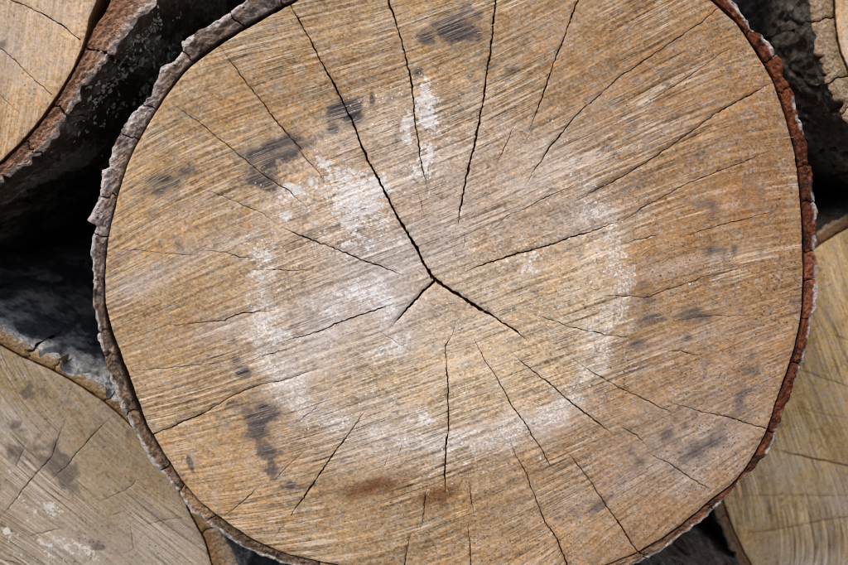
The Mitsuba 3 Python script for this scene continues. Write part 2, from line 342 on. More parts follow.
CRUST = [(350, 205, 34, 28, 0, 1.0), (334, 180, 16, 12, 0, .7), (372, 190, 16, 16, 0, .6), (428, 112, 11, 32, 4, .95), (408, 130, 6, 14, 0, .9), (432, 160, 8, 18, 0, .7), (418, 172, 16, 14, 0, .45), (297, 189, 8, 6, 0, 1.1), (322, 162, 7, 5, -30, 1.1), (290, 185, 4, 4, 0, 1), (288, 216, 6, 5, 0, .9), (285, 200, 8, 12, 0, .4),
         (262, 252, 14, 12, 0, .55), (258, 275, 12, 8, 0, .5), (528, 262, 14, 14, 0, .55), (518, 240, 8, 6, 0, .4), (421, 420, 14, 11, 0, .6), (384, 298, 9, 20, 20, .8), (392, 345, 30, 10, 15, .55), (270, 330, 13, 12, 0, .75), (286, 336, 10, 6, 0, .6), (366, 290, 20, 14, 0, .5), (340, 300, 40, 18, 10, .4), (575, 428, 4, 3, 0, .8), (540, 457, 3, 3, 0, .8), (466, 463, 5, 4, 0, .8), (350, 245, 30, 18, 20, .35), (395, 235, 12, 8, 0, .5), (690, 290, 3, 12, 0, .3)]
# strength of the mould ring round the heartwood by direction (degrees, strength)
RING = [(-180, .62), (-165, .85), (-150, .85), (-135, .8), (-115, .8), (-95, .85), (-80, .85), (-60, .75), (-40, .8), (-20, .95), (0, 1.05), (15, .95), (28, .62), (45, .45), (60, .25), (80, .08), (110, .05), (140, .08), (160, .3), (180, .62)]
RING_R = [(-180, 178), (-160, 181), (-135, 180), (-110, 170), (-90, 166), (-70, 168), (-45, 180), (-20, 184), (0, 186), (20, 184), (45, 170), (60, 160), (90, 160), (120, 165), (150, 172), (180, 178)]


def four(tab, n=6):
    """a table over the circle as a short Fourier series, so that the same curve serves numpy and drjit"""
    a = np.radians(np.linspace(-180, 180, 720, endpoint=False))
    v = np.interp(np.degrees(a), [t[0] for t in tab], [t[1] for t in tab])
    return [(v * np.cos(k * a)).mean() * (2 if k else 1) for k in range(n + 1)], [(v * np.sin(k * a)).mean() * 2 for k in range(n + 1)]


def fsum(fs, a, lib):
    return sum(float(fs[0][k]) * lib.cos(a * k) + float(fs[1][k]) * lib.sin(a * k) for k in range(len(fs[0])))


RING_F, RINGR_F = four(RING), four(RING_R)


def saw_streaks(ph, al):
    """dirt and raised fibre along the saw marks, -1..1"""
    w = ph + 3.0 * (fbm(al * .012, ph * .02, 2.0) - .5)
    f = .38 + 1.3 * smoothstep(.25, .8, fbm(al * .014, ph * .025, 14.0, 2))
    comb = dr.sin(w * 1.0 + 5.0 * noise(w * .05, al * .008, 22.0))
    return f * (.10 * comb + .40 * (noise(w * .62, al * .02, 1.0) - .5) + .85 * (noise(w * 1.25, al * .045, 9.0) - .5)) + .35 * (noise(w * .2, al * .012, 5.0) - .5) + .30 * (noise(w * .06, al * .006, 3.0) - .5)


def main_wood(p, n, uv):
    x, z = p.x / S, p.z / S
    ph, al = poly(SAW_MAIN, x, z), x * 0.94 + z * 0.34
    st = saw_streaks(ph, al)
    dx, dz = x - float(PITH[0]), z - float(PITH[1])
    r, an = dr.sqrt(dx * dx + dz * dz), dr.atan2(dz, dx)
    warp = fbm(x * .018, z * .018, 4.0) - .5
    big = fbm(x * .008, z * .008, 8.0)
    grain = 1.0 * (noise(x * .52 + ph * .2, z * .52, 2.5) - .5) + 1.0 * (noise(x * .86, z * .86, 4.5) - .5)
    grain2 = noise(x * .30, z * .30, 6.5) - .5
    # flat base: golden to the left and inside, redder towards the right and the sap edge
    tan = mix((.440, .301, .166), (.355, .215, .108), smoothstep(-60, 330, x + 120 * (big - .5)))
    tan = mix(tan, mix((.58, .46, .36), (.645, .51, .345), smoothstep(60, -60, z - .2 * x)), smoothstep(215, 150, r + 40 * warp) * .80)
    brown = gauss(x, z, (375, 486, 36, 10, 14, 1.25)) + gauss(x, z, (438, 496, 24, 12, 22, 1.2)) + gauss(x, z, (338, 60, 90, 16, 15, .35)) + gauss(x, z, (300, 95, 90, 9, 15, .4)) + gauss(x, z, (620, 75, 60, 22, 25, .35)) + gauss(x, z, (770, 180, 34, 60, 0, .55)) + gauss(x, z, (640, 540, 60, 24, 35, .4)) + gauss(x, z, (700, 200, 70, 30, 20, .3))
    tan = mix(tan, (.245, .105, .036), dr.clip(brown * (.7 + 1.3 * st), 0, .85))
    # growth rings, wide and faint, and rays
    rw = r + 26 * warp
    rings = (noise(rw * .16, an * .8, 1.0) - .5) * .55 + (noise(rw * .05, an * .5, 2.0) - .5) * .6
    rays = noise(an * 46, r * .012, 3.0) - .5
    hue = fbm(x * .05, z * .05, 71.0) - .5
    tan = mix(tan, tan * mi.Color3f(1.02, .93, .80), smoothstep(.0, .25, hue + .35 * st))
    col = tan * (1 + .62 * st + .20 * rings + .10 * rays + .60 * grain + .30 * grain2 + .26 * (big - .5))
    hb = noise(x * .44 + 31, z * .44, 17.0) + .5 * (noise(x * .09, z * .09, 18.0) - .5)
    lum = dr.clip(1 + .9 * st + .8 * grain, .2, 2)
    col = mix(col, mi.Color3f(.37, .335, .315) * lum, smoothstep(.50, .90, hb) * .42)
    col = mix(col, mi.Color3f(.31, .168, .080) * lum, smoothstep(.42, .10, hb + .25 * st) * .52)
    pore = smoothstep(.60, .80, noise(x * .42, z * .42, 91.0) + .30 * grain - .18 * st) * smoothstep(.38, .60, fbm(x * .022, z * .022, 93.0))
    col = mix(col, col * mi.Color3f(.48, .42, .36), pore * .5)
    # pale fuzz on the crests of the saw marks
    crest = smoothstep(.14, .42, st + .30 * grain) * smoothstep(.36, .62, fbm(ph * .03, al * .012, 12.0))
    col = mix(col, (.60, .51, .41), crest * .75)
    # dull lilac-grey film
    hz = mi.Float(0)
    for b in HAZE:
        hz += gauss(x, z, b)
    film = dr.clip(hz * (.45 + .9 * fbm(x * .03, z * .03, 21.0) + .7 * st), 0, 1)
    col = mix(col, mi.Color3f(.50, .445, .425) * (1 + .40 * st + .55 * grain), film * .80)
    # dark mould stains, ragged along the saw marks
    sn = mi.Float(0)
    for b in STAINS:
        sn += gauss(x, z, b)
    rag = fbm(x * .11, z * .11, 31.0, 4) - .5
    sd = smoothstep(.30, .72, 1.08 * sn + .95 * rag + .65 * st + .45 * grain)
    col = mix(col, mi.Color3f(.058, .054, .064) * (1 + .9 * st + .7 * grain), sd * dr.clip(.88 - .8 * st, .4, .95))
    col = mix(col, col * mi.Color3f(.56, .42, .30), dr.clip(smoothstep(.25, 1.0, gauss(x, z, (372, 487, 40, 11, 14, 1.2)) + gauss(x, z, (438, 497, 26, 11, 22, 1.1)) + .8 * rag + .5 * st) * .85, 0, 1))
    mt = mi.Float(0)
    for b in MOTTLE:
        mt += gauss(x, z, b)
    md = smoothstep(.22, .95, mt + .15 * gauss(x, z, (690, 430, 110, 90, 38, 1.0)) + 1.1 * rag + .7 * st + .5 * grain)
    col = mix(col, mi.Color3f(.105, .085, .080) * (1 + .9 * grain + .5 * st), md * .85)
    # black specks, thick on the right and low down
    side = smoothstep(-40, 250, x - .6 * z + 120 * (fbm(x * .015, z * .015, 40.0) - .5))
    clus = fbm(x * .03, z * .03, 44.0)
    side = (.05 + .95 * side * smoothstep(.34, .6, clus)) * smoothstep(120, 230, r)
    v1, v2, rnd = voronoi(x * .15 + .15 * grain, z * .15)
    speck = (1 - smoothstep(.03, .09 + .15 * noise(x * .02, z * .02, 5.0), v1 + .10 * grain)) * smoothstep(1.0 - .55 * side, 1.02 - .53 * side, rnd)
    w1, w2, wr = voronoi(x * .34 + 7, z * .34 + .2 * grain)
    tiny = (1 - smoothstep(.08, .30, w1)) * smoothstep(1.0 - .40 * side, 1.02 - .38 * side, wr)
    col = mix(col, (.055, .040, .034), dr.clip(speck * .85 + tiny * .65, 0, .9))
    # white mould: ring round the heartwood and crusts
    rr = (r - fsum(RINGR_F, an, dr) - 30 * warp) / (10 + 11 * noise(an * 2.2, 3.3, 1.0))
    band = fsum(RING_F, an, dr) * dr.exp(-rr * rr)
    inner = fsum(RING_F, an, dr) * .16 * smoothstep(0, -1.5, rr) * smoothstep(-6.5, -1.0, rr)
    cr = mi.Float(0)
    for b in CRUST:
        cr += gauss(x, z, b)
    g1, g2, gr = voronoi(x * .55 + 1.3, z * .55)
    dot = 1 - smoothstep(.28, .62, g1)
    patch = fbm(x * .10, z * .10, 51.0, 3)
    fine = noise(x * .62, z * .62, 61.0)
    here = band + inner + cr * .6 + .30 * hz * smoothstep(190, 110, r)
    powder = smoothstep(.20, .95, here + 1.35 * (patch - .5) + .50 * st - .04) * smoothstep(.10, .32, here)
    wd = powder * (.24 + .76 * smoothstep(.40, .72, .45 * dot * gr + .75 * fine + .3 * grain))
    l1, l2, lr = voronoi(x * .24 + .7 * patch, z * .24 + .5 * fine)
    crust = smoothstep(.02, .22, cr * .86 + 1.3 * (patch - .5) - .95 * l1 - .35 * (1 - lr) + .14 + .25 * st) * (.52 + .45 * fine) * smoothstep(.10, .25, cr)
    few = dot * smoothstep(.975, .995, gr + .03 * smoothstep(260, 120, r)) * smoothstep(.45, .6, clus) * smoothstep(240, 190, r) * .8
    col = mix(col, mi.Color3f(.78, .775, .78) * (1 + .3 * grain), dr.clip(dr.maximum(wd * .66, dr.maximum(crust, few)), 0, .95) * .9)
    # inside the slits and on the trunk under the bark: raw brown wood
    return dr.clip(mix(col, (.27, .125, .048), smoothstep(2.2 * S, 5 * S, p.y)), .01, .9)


def wood_bump(c, ax, az):
    def fn(p, n, uv):
        x, z = p.x / S, p.z / S
        ph, al = poly(c, x, z), x * ax + z * az
        w = ph + 3.0 * (fbm(al * .012, ph * .02, 2.0) - .5)
        return (.55 * noise(w * .62, al * .03, 1.5) + .45 * noise(w * 1.2, al * .07, 4.5) + .75 * noise(x * .5, z * .5, 7.5) + .5 * noise(x * .95, z * .95, 3.5)) * S
    return fn


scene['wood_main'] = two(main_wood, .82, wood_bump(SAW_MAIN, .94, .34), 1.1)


def side_wood(c, d, ax, az, base, base2, grey, greys, darks, whites, dk_y, st_amp=.8):
    def fn(p, n, uv):
        x, z = p.x / S, p.z / S
        ph, al = poly(c, x, z), x * ax + z * az
        st = saw_streaks(ph, al)
        big = fbm(x * .011, z * .011, 8.0)
        grain = (noise(x * .5, z * .5, 2.5) - .5) + .9 * (noise(x * .85, z * .85, 4.5) - .5)
        hb = noise(x * .4 + 31, z * .4, 17.0) + .7 * (fbm(x * .05, z * .05, 18.0) - .5)
        col = mix(base, base2, smoothstep(.35, .68, big)) * (1 + st_amp * st + .42 * grain)
        col = mix(col, mi.Color3f(grey) * .85 * (1 + st + .7 * grain), smoothstep(.48, .85, hb) * .6)
        col = mix(col, mi.Color3f(.26, .15, .065) * (1 + st + .5 * grain), smoothstep(.40, .10, hb) * .5)
        g = mi.Float(0)
        for b in greys:
            g += gauss(x, z, b, d)
        col = mix(col, mi.Color3f(grey) * (1 + .6 * st + .4 * grain), dr.clip(g * (.5 + fbm(x * .05, z * .05, 3.0) + .6 * st), 0, .9))
        k = smoothstep(.58, .75, fbm(x * .045, z * .045, 23.0)) * .35 * dk_y
        for b in darks:
            k += gauss(x, z, b, d)
        col = mix(col, mi.Color3f(.10, .083, .072) * (1 + .5 * grain), smoothstep(.35, .75, k + .8 * (fbm(x * .12, z * .12, 13.0) - .5) + .3 * st) * .75)
        v1, v2, rnd = voronoi(x * .22, z * .22)
        col = mix(col, (.07, .05, .04), (1 - smoothstep(.04, .3, v1 + .3 * grain)) * smoothstep(.80, .9, rnd) * smoothstep(.45, .6, fbm(x * .03, z * .03, 19.0)) * .7)
        w = mi.Float(0)
        for b in whites:
            w += gauss(x, z, b, d)
        wn = fbm(ph * .16, al * .05, 33.0) * .6 + .4 * fbm(x * .3, z * .3, 2.0)
        col = mix(col, (.63, .62, .58), smoothstep(.40, .62, w * .55 + (wn - .5) * 1.5 + .35 * grain) * .85)
        return dr.clip(mix(col, (.14, .07, .035), smoothstep(2.2 * S, 5 * S, p.y - d)), .01, .9)
    return fn


D_TL, D_LL, D_LR, D_TR, D_B, D_T = 0.012, 0.05, 0.185, 0.06, 0.05, 0.05
scene['wood_pale'] = two(side_wood(SAW_TL, D_TL, .2, .98, (.58, .41, .255), (.54, .36, .20), (.50, .42, .36), [(10, 45, 18, 30, 0, .7), (60, 10, 30, 14, 0, .4)], [(2, 44, 7, 8, 0, .8), (46, 18, 7, 6, 0, .5)], [(22, 125, 5, 18, -10, .55), (55, 72, 5, 14, 0, .45)], 0, .5), .82, wood_bump(SAW_TL, .2, .98), .6)
scene['wood_cream'] = two(side_wood(SAW_TL, D_TR, .2, .98, (.58, .41, .255), (.54, .36, .20), (.50, .42, .36), [(846, 40, 4, 30, 0, .5)], [], [], 0, .5), .82)
scene['wood_grey'] = two(side_wood(SAW_LL, D_LL, .77, -.64, (.30, .225, .125), (.36, .285, .20), (.37, .315, .27), [(20, 480, 60, 60, 0, .6), (80, 560, 90, 40, 0, .8), (170, 540, 50, 30, 0, .6), (5, 420, 30, 16, 0, .8)],
    [(52, 462, 22, 14, -20, .85), (68, 476, 10, 14, 0, .8), (14, 424, 12, 10, 0, .7), (15, 450, 6, 5, -20, 1.1), (128, 432, 8, 10, 0, .6), (30, 390, 22, 14, -30, .55), (100, 420, 14, 8, 0, .4), (65, 400, 20, 10, -30, .4), (96, 545, 10, 14, 0, .5)], [(50, 510, 18, 14, 0, .85), (85, 550, 26, 12, -30, .8), (20, 495, 22, 14, -30, .7), (12, 470, 10, 10, 0, .6), (40, 550, 40, 20, 0, .5), (5, 535, 14, 12, 0, .7)], 1, .55), .88, wood_bump(SAW_LL, .77, -.64), .7)
scene['wood_olive'] = two(side_wood(SAW_LR, D_LR, .3, -.95, (.68, .435, .175), (.72, .49, .235), (.68, .57, .46), [(810, 565, 60, 30, 0, .7), (840, 500, 30, 40, 0, .5), (780, 470, 30, 20, 0, .4), (835, 300, 14, 40, 0, .3)], [], [], 0, .8), .82, wood_bump(SAW_LR, .3, -.95), .6)


def bark_main_col(p, n, uv):
    x, z = p.x / S, p.z / S
    u, k = uv.x, uv.y
    red = smoothstep(150, 330, x + .15 * z + 90 * (fbm(x * .02, z * .02, 1.0) - .5))
    low = smoothstep(60, -150, z + 60 * (fbm(x * .02, z * .02, 3.0) - .5))
    g1, g2 = noise(x * .5, z * .5, p.y / S * .5) - .5, noise(x * 1.1, z * 1.1, p.y / S) - .5
    col = mix((.25, .205, .185), (.215, .130, .070), low * (.7 + .3 * k))
    col = mix(col, mi.Color3f(.17, .105, .07), smoothstep(.42, .66, fbm(x * .06, z * .06, 15.0) + .35 * g1) * .8)
    col = mix(col, mi.Color3f(.170, .050, .019), red)
    col = mix(col, col * 1.45 + .03, smoothstep(.5, .9, k) * .5)
    col = col * (.84 + .35 * (k - .5) + 1.0 * g1 + .7 * g2 + 1.3 * (fbm(x * .10, z * .10, 7.0) - .5)) * (.55 + .45 * smoothstep(.0, .22, u))
    pale = smoothstep(.60, .85, u + .25 * (fbm(x * .14, z * .14, 5.0) - .5)) * smoothstep(.46, .56, fbm(x * .05, z * .05, 9.0) + .14 * (1 - red))
    col = mix(col, mi.Color3f(.50, .46, .44) * (1 + .5 * g1), pale * .85)
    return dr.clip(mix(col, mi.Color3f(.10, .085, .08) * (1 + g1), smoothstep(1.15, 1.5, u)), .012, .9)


def bark_bump(p, n, uv):
    x, y, z = p.x / S, p.y / S, p.z / S
    return (.7 * noise(x * .45, y * .45, z * .45) + .5 * noise(x * .95, y * .95, z * .95) + .25 * noise(x * 1.9, y * 1.9, z * 1.9)) * S


scene['bark_main'] = two(bark_main_col, .92, bark_bump, 2.6)


def bark_col(inner, mid, outer, side, lichen, amount, reach, seed):
    """end grain from inner to outer bark, then the weathered side with lichen"""
    def fn(p, n, uv):
        x, y, z = p.x / S, p.y / S, p.z / S
        u, k = uv.x, uv.y
        g1, g2 = noise(x * .45, y * .3, z * .45) - .5, noise(x, y, z) - .5
        e = u + .3 * (fbm(x * .11, z * .11, seed) - .5)
        col = mix(mix(inner, mid, smoothstep(.15, .6, e)), outer, smoothstep(.62, .9, e))
        b = fbm(x * .025, y * .012, z * .025)
        l = smoothstep(.43, .74, b + amount * (1 - smoothstep(0, reach, u - 1)) + .5 * (fbm(x * .16, y * .10, z * .16, 4) - .5))
        sd = mix(mi.Color3f(side) * (1 + 1.0 * (fbm(x * .06, y * .03, z * .06) - .5)), lichen, l)
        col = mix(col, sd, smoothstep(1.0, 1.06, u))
        return dr.clip(col * (1 + .25 * (k - .5) + .95 * g1 + .8 * g2), .008, .9)
    return fn


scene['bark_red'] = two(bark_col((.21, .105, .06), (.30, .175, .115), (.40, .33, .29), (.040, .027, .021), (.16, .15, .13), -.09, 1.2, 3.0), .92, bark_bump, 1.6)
scene['bark_lichen'] = two(bark_col((.22, .13, .06), (.28, .19, .11), (.33, .26, .20), (.085, .092, .110), (.47, .48, .51), .25, .65, 5.0), .92, bark_bump, 1.6)
scene['bark_slate'] = two(bark_col((.25, .17, .10), (.33, .25, .17), (.31, .215, .14), (.060, .048, .041), (.13, .12, .105), -.02, 2.0, 7.0), .92, bark_bump, 1.4)
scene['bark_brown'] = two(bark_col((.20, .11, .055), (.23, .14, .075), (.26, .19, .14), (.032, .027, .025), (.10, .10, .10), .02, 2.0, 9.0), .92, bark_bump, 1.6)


# ------------------------------------------------------------------ outlines
def h_main(x, z):
    ph, al = poly(SAW_MAIN, x, z), x * .94 + z * .34
    w = ph + 3 * (f2(al * .012, ph * .02, 2) - .5)
    ridge = .20 * np.sin(w + 5.0 * vnoise(np.stack([w * .05, al * .008, w * 0 + 22.0], -1))) * (.3 + n2(al * .02, ph * .035, 14)) + .62 * (n2(w / 4.2, al * .012, 5) - .5) + .7 * (n2(w / 9.5, al * .009, 6) - .5) + 1.0 * (n2(w / 26, al * .006, 7) - .5)
    return ridge + 2.6 * (f2(x / 90, z / 90, 8) - .5) + .5 * (f2(x / 5, z / 5, 9, 3) - .5)


def h_side(c, ax, az, seed):
    def fn(x, z):
        ph, al = poly(c, x, z), x * ax + z * az
        return .7 * (n2(ph / 4.5, al * .014, seed) - .5) + .9 * (n2(ph / 11, al * .01, seed + 1) - .5) + 2.5 * (f2(x / 80, z / 80, seed + 2) - .5) + .6 * (f2(x / 5, z / 5, seed + 3, 3) - .5)
    return fn


M_IN = [(303, -2), (290, 5), (268, 17), (245, 30), (221, 45), (205, 56), (196, 62), (183, 75), (170, 91), (154, 115), (141, 138), (134, 150), (127, 167), (117, 201), (110, 230), (106.5, 254), (105, 272), (105, 290), (106, 307), (112, 330), (121, 354), (130, 377), (139, 402), (147, 424), (157, 441), (170, 462), (183, 482), (200, 501), (227, 522), (253, 539), (288, 554), (314, 560), (354, 567), (400, 575), (460, 581), (540, 580), (600, 567), (622, 558), (639, 551), (674, 530), (709, 501), (736, 480), (752, 458), (767, 430), (776, 400), (787, 371), (795, 342), (801, 315), (802, 280), (802, 248), (801, 215), (798, 180), (795, 155), (790, 135), (781, 104), (771, 78), (754, 50), (736, 24), (714, 3), (680, -22), (630, -44), (560, -62), (490, -64), (420, -50), (360, -28)]
M_OUT = [(268, -14), (220, 19), (196, 32), (181, 42), (183, 49), (173, 61), (160, 69), (149, 98), (130, 114), (115, 142), (108, 158), (109, 167), (100, 170), (99, 196), (92, 210), (86, 221), (96, 226), (91, 238), (91, 252), (92, 267), (92, 290), (93, 309), (99, 338), (105, 362), (111, 383), (121, 407), (127, 420), (138, 440), (149, 463), (165, 478), (178, 493), (191, 514), (203, 522), (218, 531), (229, 540), (256, 555), (288, 565), (330, 574), (400, 586), (460, 593), (540, 593), (600, 581), (636, 564), (666, 549), (682, 536), (711, 515), (741, 481), (756, 467), (767, 453), (775, 440), (781, 423), (784, 412), (797, 379), (805, 358), (813, 320), (819, 296), (817, 280), (816, 250), (816, 229), (818, 218), (813, 188), (811, 167), (808, 148), (799, 113), (795, 94), (786, 81), (781, 60), (768, 40), (752, 27), (736, 4), (720, -10), (690, -34), (635, -60), (560, -78), (490, -80), (415, -66), (345, -44)]
main_in, main_out = F(M_IN), F(M_OUT)
L_MAIN = 1.0
r_in0, r_out0 = polar(MAIN_C, main_in), polar(MAIN_C, main_out)
# shrinkage gap between wood and bark (pixels), by place
gap_at = polar(MAIN_C, F([(303, -2), (268, 17), (221, 45), (190, 66), (170, 91), (141, 138), (110, 230), (106, 290), (109, 320), (121, 354), (135, 390), (147, 424), (170, 462), (227, 522), (354, 567), (540, 580), (639, 551), (709, 501), (767, 430), (795, 342), (802, 248), (798, 180), (771, 78), (714, 3), (560, -62)]))
GAPS = [(303, 2.5), (268, 4), (221, 4.5), (190, 4), (170, 2.5), (141, 1.8), (110, 1.2), (106, 1.4), (109, 3.4), (121, 5), (135, 5.5), (147, 3), (170, 1.5), (227, 1.3), (354, 1.3), (540, 1.5), (639, 1.6), (709, 1.8), (767, 1.4), (795, 2), (802, 2.2), (798, 2.2), (771, 2.2), (714, 3), (560, 3)]
_ga = np.arctan2(*(F([(303, -2), (268, 17), (221, 45), (190, 66), (170, 91), (141, 138), (110, 230), (106, 290), (109, 320), (121, 354), (135, 390), (147, 424), (170, 462), (227, 522), (354, 567), (540, 580), (639, 551), (709, 501), (767, 430), (795, 342), (802, 248), (798, 180), (771, 78), (714, 3), (560, -62)]) - MAIN_C).T[::-1])
_o = np.argsort(_ga)
gapf = lambda a: np.interp((a + np.pi) % (2 * np.pi) - np.pi, _ga[_o], np.array([g[1] for g in GAPS])[_o], period=2 * np.pi)


def ang(c, pts, d=0.0):
    v = F(pts, d) - c
    return np.arctan2(v[:, 1], v[:, 0]).tolist()


def smooth_ring(c, rf, n=1400, jit=0.5, seed=1):
    a = np.linspace(-np.pi, np.pi, n, endpoint=False)
    r = rf(a)
    for _ in range(2):
        r = (np.roll(r, 1) + 2 * r + np.roll(r, -1)) / 4
    r = r + jit * (f2(np.cos(a) * 40 + 50, np.sin(a) * 40 + 50, seed, 4) - .5) * 2
    return np.column_stack([c[0] + r * np.cos(a), c[1] + r * np.sin(a)])


def in_view(c, rf, d, pad=40):
    def seen(a):
        r = float(rf(np.array(a)))
        w = np.array([(c[0] + r * math.cos(a)) * S, d, (c[1] + r * math.sin(a)) * S]) - CAM
        zz = w @ fwd
        px, py = 424 + FPX * (w @ right) / zz, 282.5 - FPX * (w @ up) / zz
        return -pad < px < 848 + pad and -pad < py < 565 + pad
    return seen


def plates(amp, seed, fu=.02, fd=.009, crack=5.0, rough=1.6):
    """bark relief along the trunk: plates parted by winding furrows"""
    def fn(arc, dep):
        a = f2(arc * fu + 5, dep * fd + 9, seed, 3)
        fur = 1 - sm(.0, .035, np.abs(a - .5))
        return amp * (f2(arc * .03, dep * .02, seed + 3, 3) - .5) * 2 - crack * fur + rough * (f2(arc * .16, dep * .05, seed + 5, 4) - .5) * 2
    return fn


# ------------------------------------------------------------------ the big log
key = 'cut_log'
outline = smooth_ring(MAIN_C, r_in0, jit=.7)
wv = wood_mesh(outline, CRACKS, 0.0, h_main, 1.15, L_MAIN, 3, dense=(-370, 400, -310, 300))
scene[key + '__wood'] = mikit.ply(wv, 'wood_main', smooth=True)
cuts = ang(MAIN_C, [(190, 58), (240, 24), (285, 5), (142, 104), (131, 138), (112, 197), (92, 235), (104, 332), (101, 357), (131, 411), (158, 473), (180, 490), (207, 521), (318, 567), (460, 588), (640, 555), (711, 508), (769, 430), (797, 366), (808, 319), (806, 280), (808, 252), (806, 203), (806, 165), (786, 90), (772, 56), (748, 33), (620, -55), (400, -58)])
prm = {'side': plates(1.0, 41, .05, .02, 1.0, 1.0), 'chip': 1.9, 'fh': 4.2, 'seen': in_view(MAIN_C, r_out0, 0), 'rec': 2.0, 'nf': 14, 'grow': 1.35, 'wob': 8, 'gap': 1.4}
bark(key, MAIN_C, lambda a: r_in0(a) + gapf(a), r_out0, cuts, 0.0, 'bark_main', prm, L_MAIN, 5)
labels[key] = {'label': 'largest log, its tan sawn end split by radial cracks round a ring of white mould', 'category': 'log', 'group': 'stacked logs'}

# mould crust grown on the big log's sawn end: small raised grains
rng = np.random.default_rng(12)
gp = F(np.column_stack([rng.uniform(225, 650, 60000), rng.uniform(70, 475, 60000)]))
cr = sum(ng(gp[:, 0], gp[:, 1], b) for b in CRUST)
dxy = gp - PITH
an_, rr_ = np.arctan2(dxy[:, 1], dxy[:, 0]), np.hypot(dxy[:, 0], dxy[:, 1])
band = fsum(RING_F, an_, np) * np.exp(-((rr_ - fsum(RINGR_F, an_, np)) / 16) ** 2)
dens = sm(.55, 1.0, cr + .9 * (f2(gp[:, 0] * .1, gp[:, 1] * .1, 61) - .5)) * .10 + sm(.35, 1.0, band + .8 * (f2(gp[:, 0] * .09, gp[:, 1] * .09, 62) - .5)) * .05
gp = gp[rng.random(len(gp)) < dens]
_, slit_mid = crack_polygons(CRACKS, 0.0, 3)
gp = gp[cKDTree(slit_mid[:, :2]).query(gp)[0] > 3]
ico = trimesh.creation.icosphere(subdivisions=1)
GV, GF = [], []
hh = h_main(gp[:, 0], gp[:, 1])
for i, (q, h) in enumerate(zip(gp, hh)):
    r = rng.uniform(.45, 1.0) * (1.5 if rng.random() < .15 else 1)
    v = ico.vertices * (1 + .35 * (rng.random((len(ico.vertices), 1)) - .5))
    v = v * np.array([r * rng.uniform(.8, 1.5), .34 * r, r * rng.uniform(.7, 1.2)])
    GV.append(v + [q[0], -h - .05 * r, q[1]])
    GF.append(ico.faces + 42 * i)
scene['mould'] = two(lambda p, n, uv: mi.Color3f(.74, .72, .70) * (.82 + .35 * noise(p.x / S * .4, p.z / S * .4, 1.0)), .95)
scene[key + '__white_mould'] = mikit.ply((np.vstack(GV) * S, np.vstack(GF)), 'mould', smooth=True)
labels[key + '__white_mould'] = {'label': 'grains of white mould crusted on the sawn end', 'kind': 'stuff'}


# torn fibres left standing by the saw
rng = np.random.default_rng(31)
RV, RF = [], []
for i in range(260):
    q0 = F([(rng.uniform(120, 790), rng.uniform(10, 560))])[0]
    if not Polygon(outline).buffer(-8).contains(shapely.Point(q0)) or cKDTree(slit_mid[:, :2]).query(q0)[0] < 4:
        continue
    e = .5
    gx_, gz_ = poly(SAW_MAIN, q0[0] + e, q0[1]) - poly(SAW_MAIN, q0[0] - e, q0[1]), poly(SAW_MAIN, q0[0], q0[1] + e) - poly(SAW_MAIN, q0[0], q0[1] - e)
    a = math.atan2(-gx_, gz_) + rng.normal(0, .35)
    L, bend, m = rng.uniform(4, 15), rng.normal(0, .5), 7
    u = np.linspace(0, 1, m)
    aa = a + bend * u
    px_, pz_ = q0[0] + np.cumsum(np.cos(aa)) * L / m, q0[1] + np.cumsum(np.sin(aa)) * L / m
    hz_ = h_main(px_, pz_) + .1 + rng.uniform(.2, 1.0) * np.sin(u * np.pi)
    rad = rng.uniform(.16, .36) * (1 - .6 * u)
    ring = [np.stack([px_ - np.sin(aa) * rad * c_, -(hz_ + rad * s_), pz_ + np.cos(aa) * rad * c_], -1) for c_, s_ in ((1, 0), (-.5, .87), (-.5, -.87))]
    b = sum(len(v) for v in RV)
    RV.append(np.stack(ring, 1).reshape(-1, 3))
    for k in range(m - 1):
        for j in range(3):
            p0, p1 = b + 3 * k + j, b + 3 * k + (j + 1) % 3
            RF += [(p0, p1, p1 + 3), (p0, p1 + 3, p0 + 3)]
scene['fibre'] = two(lambda p, n, uv: mix((.50, .37, .24), (.66, .56, .44), noise(p.x / S * .05, p.z / S * .05, 1.0)), .8)
scene[key + '__torn_fibres'] = mikit.ply((np.vstack(RV) * S, np.array(RF)), 'fibre', smooth=True)
labels[key + '__torn_fibres'] = {'label': 'pale torn fibres standing along the saw marks', 'kind': 'stuff'}


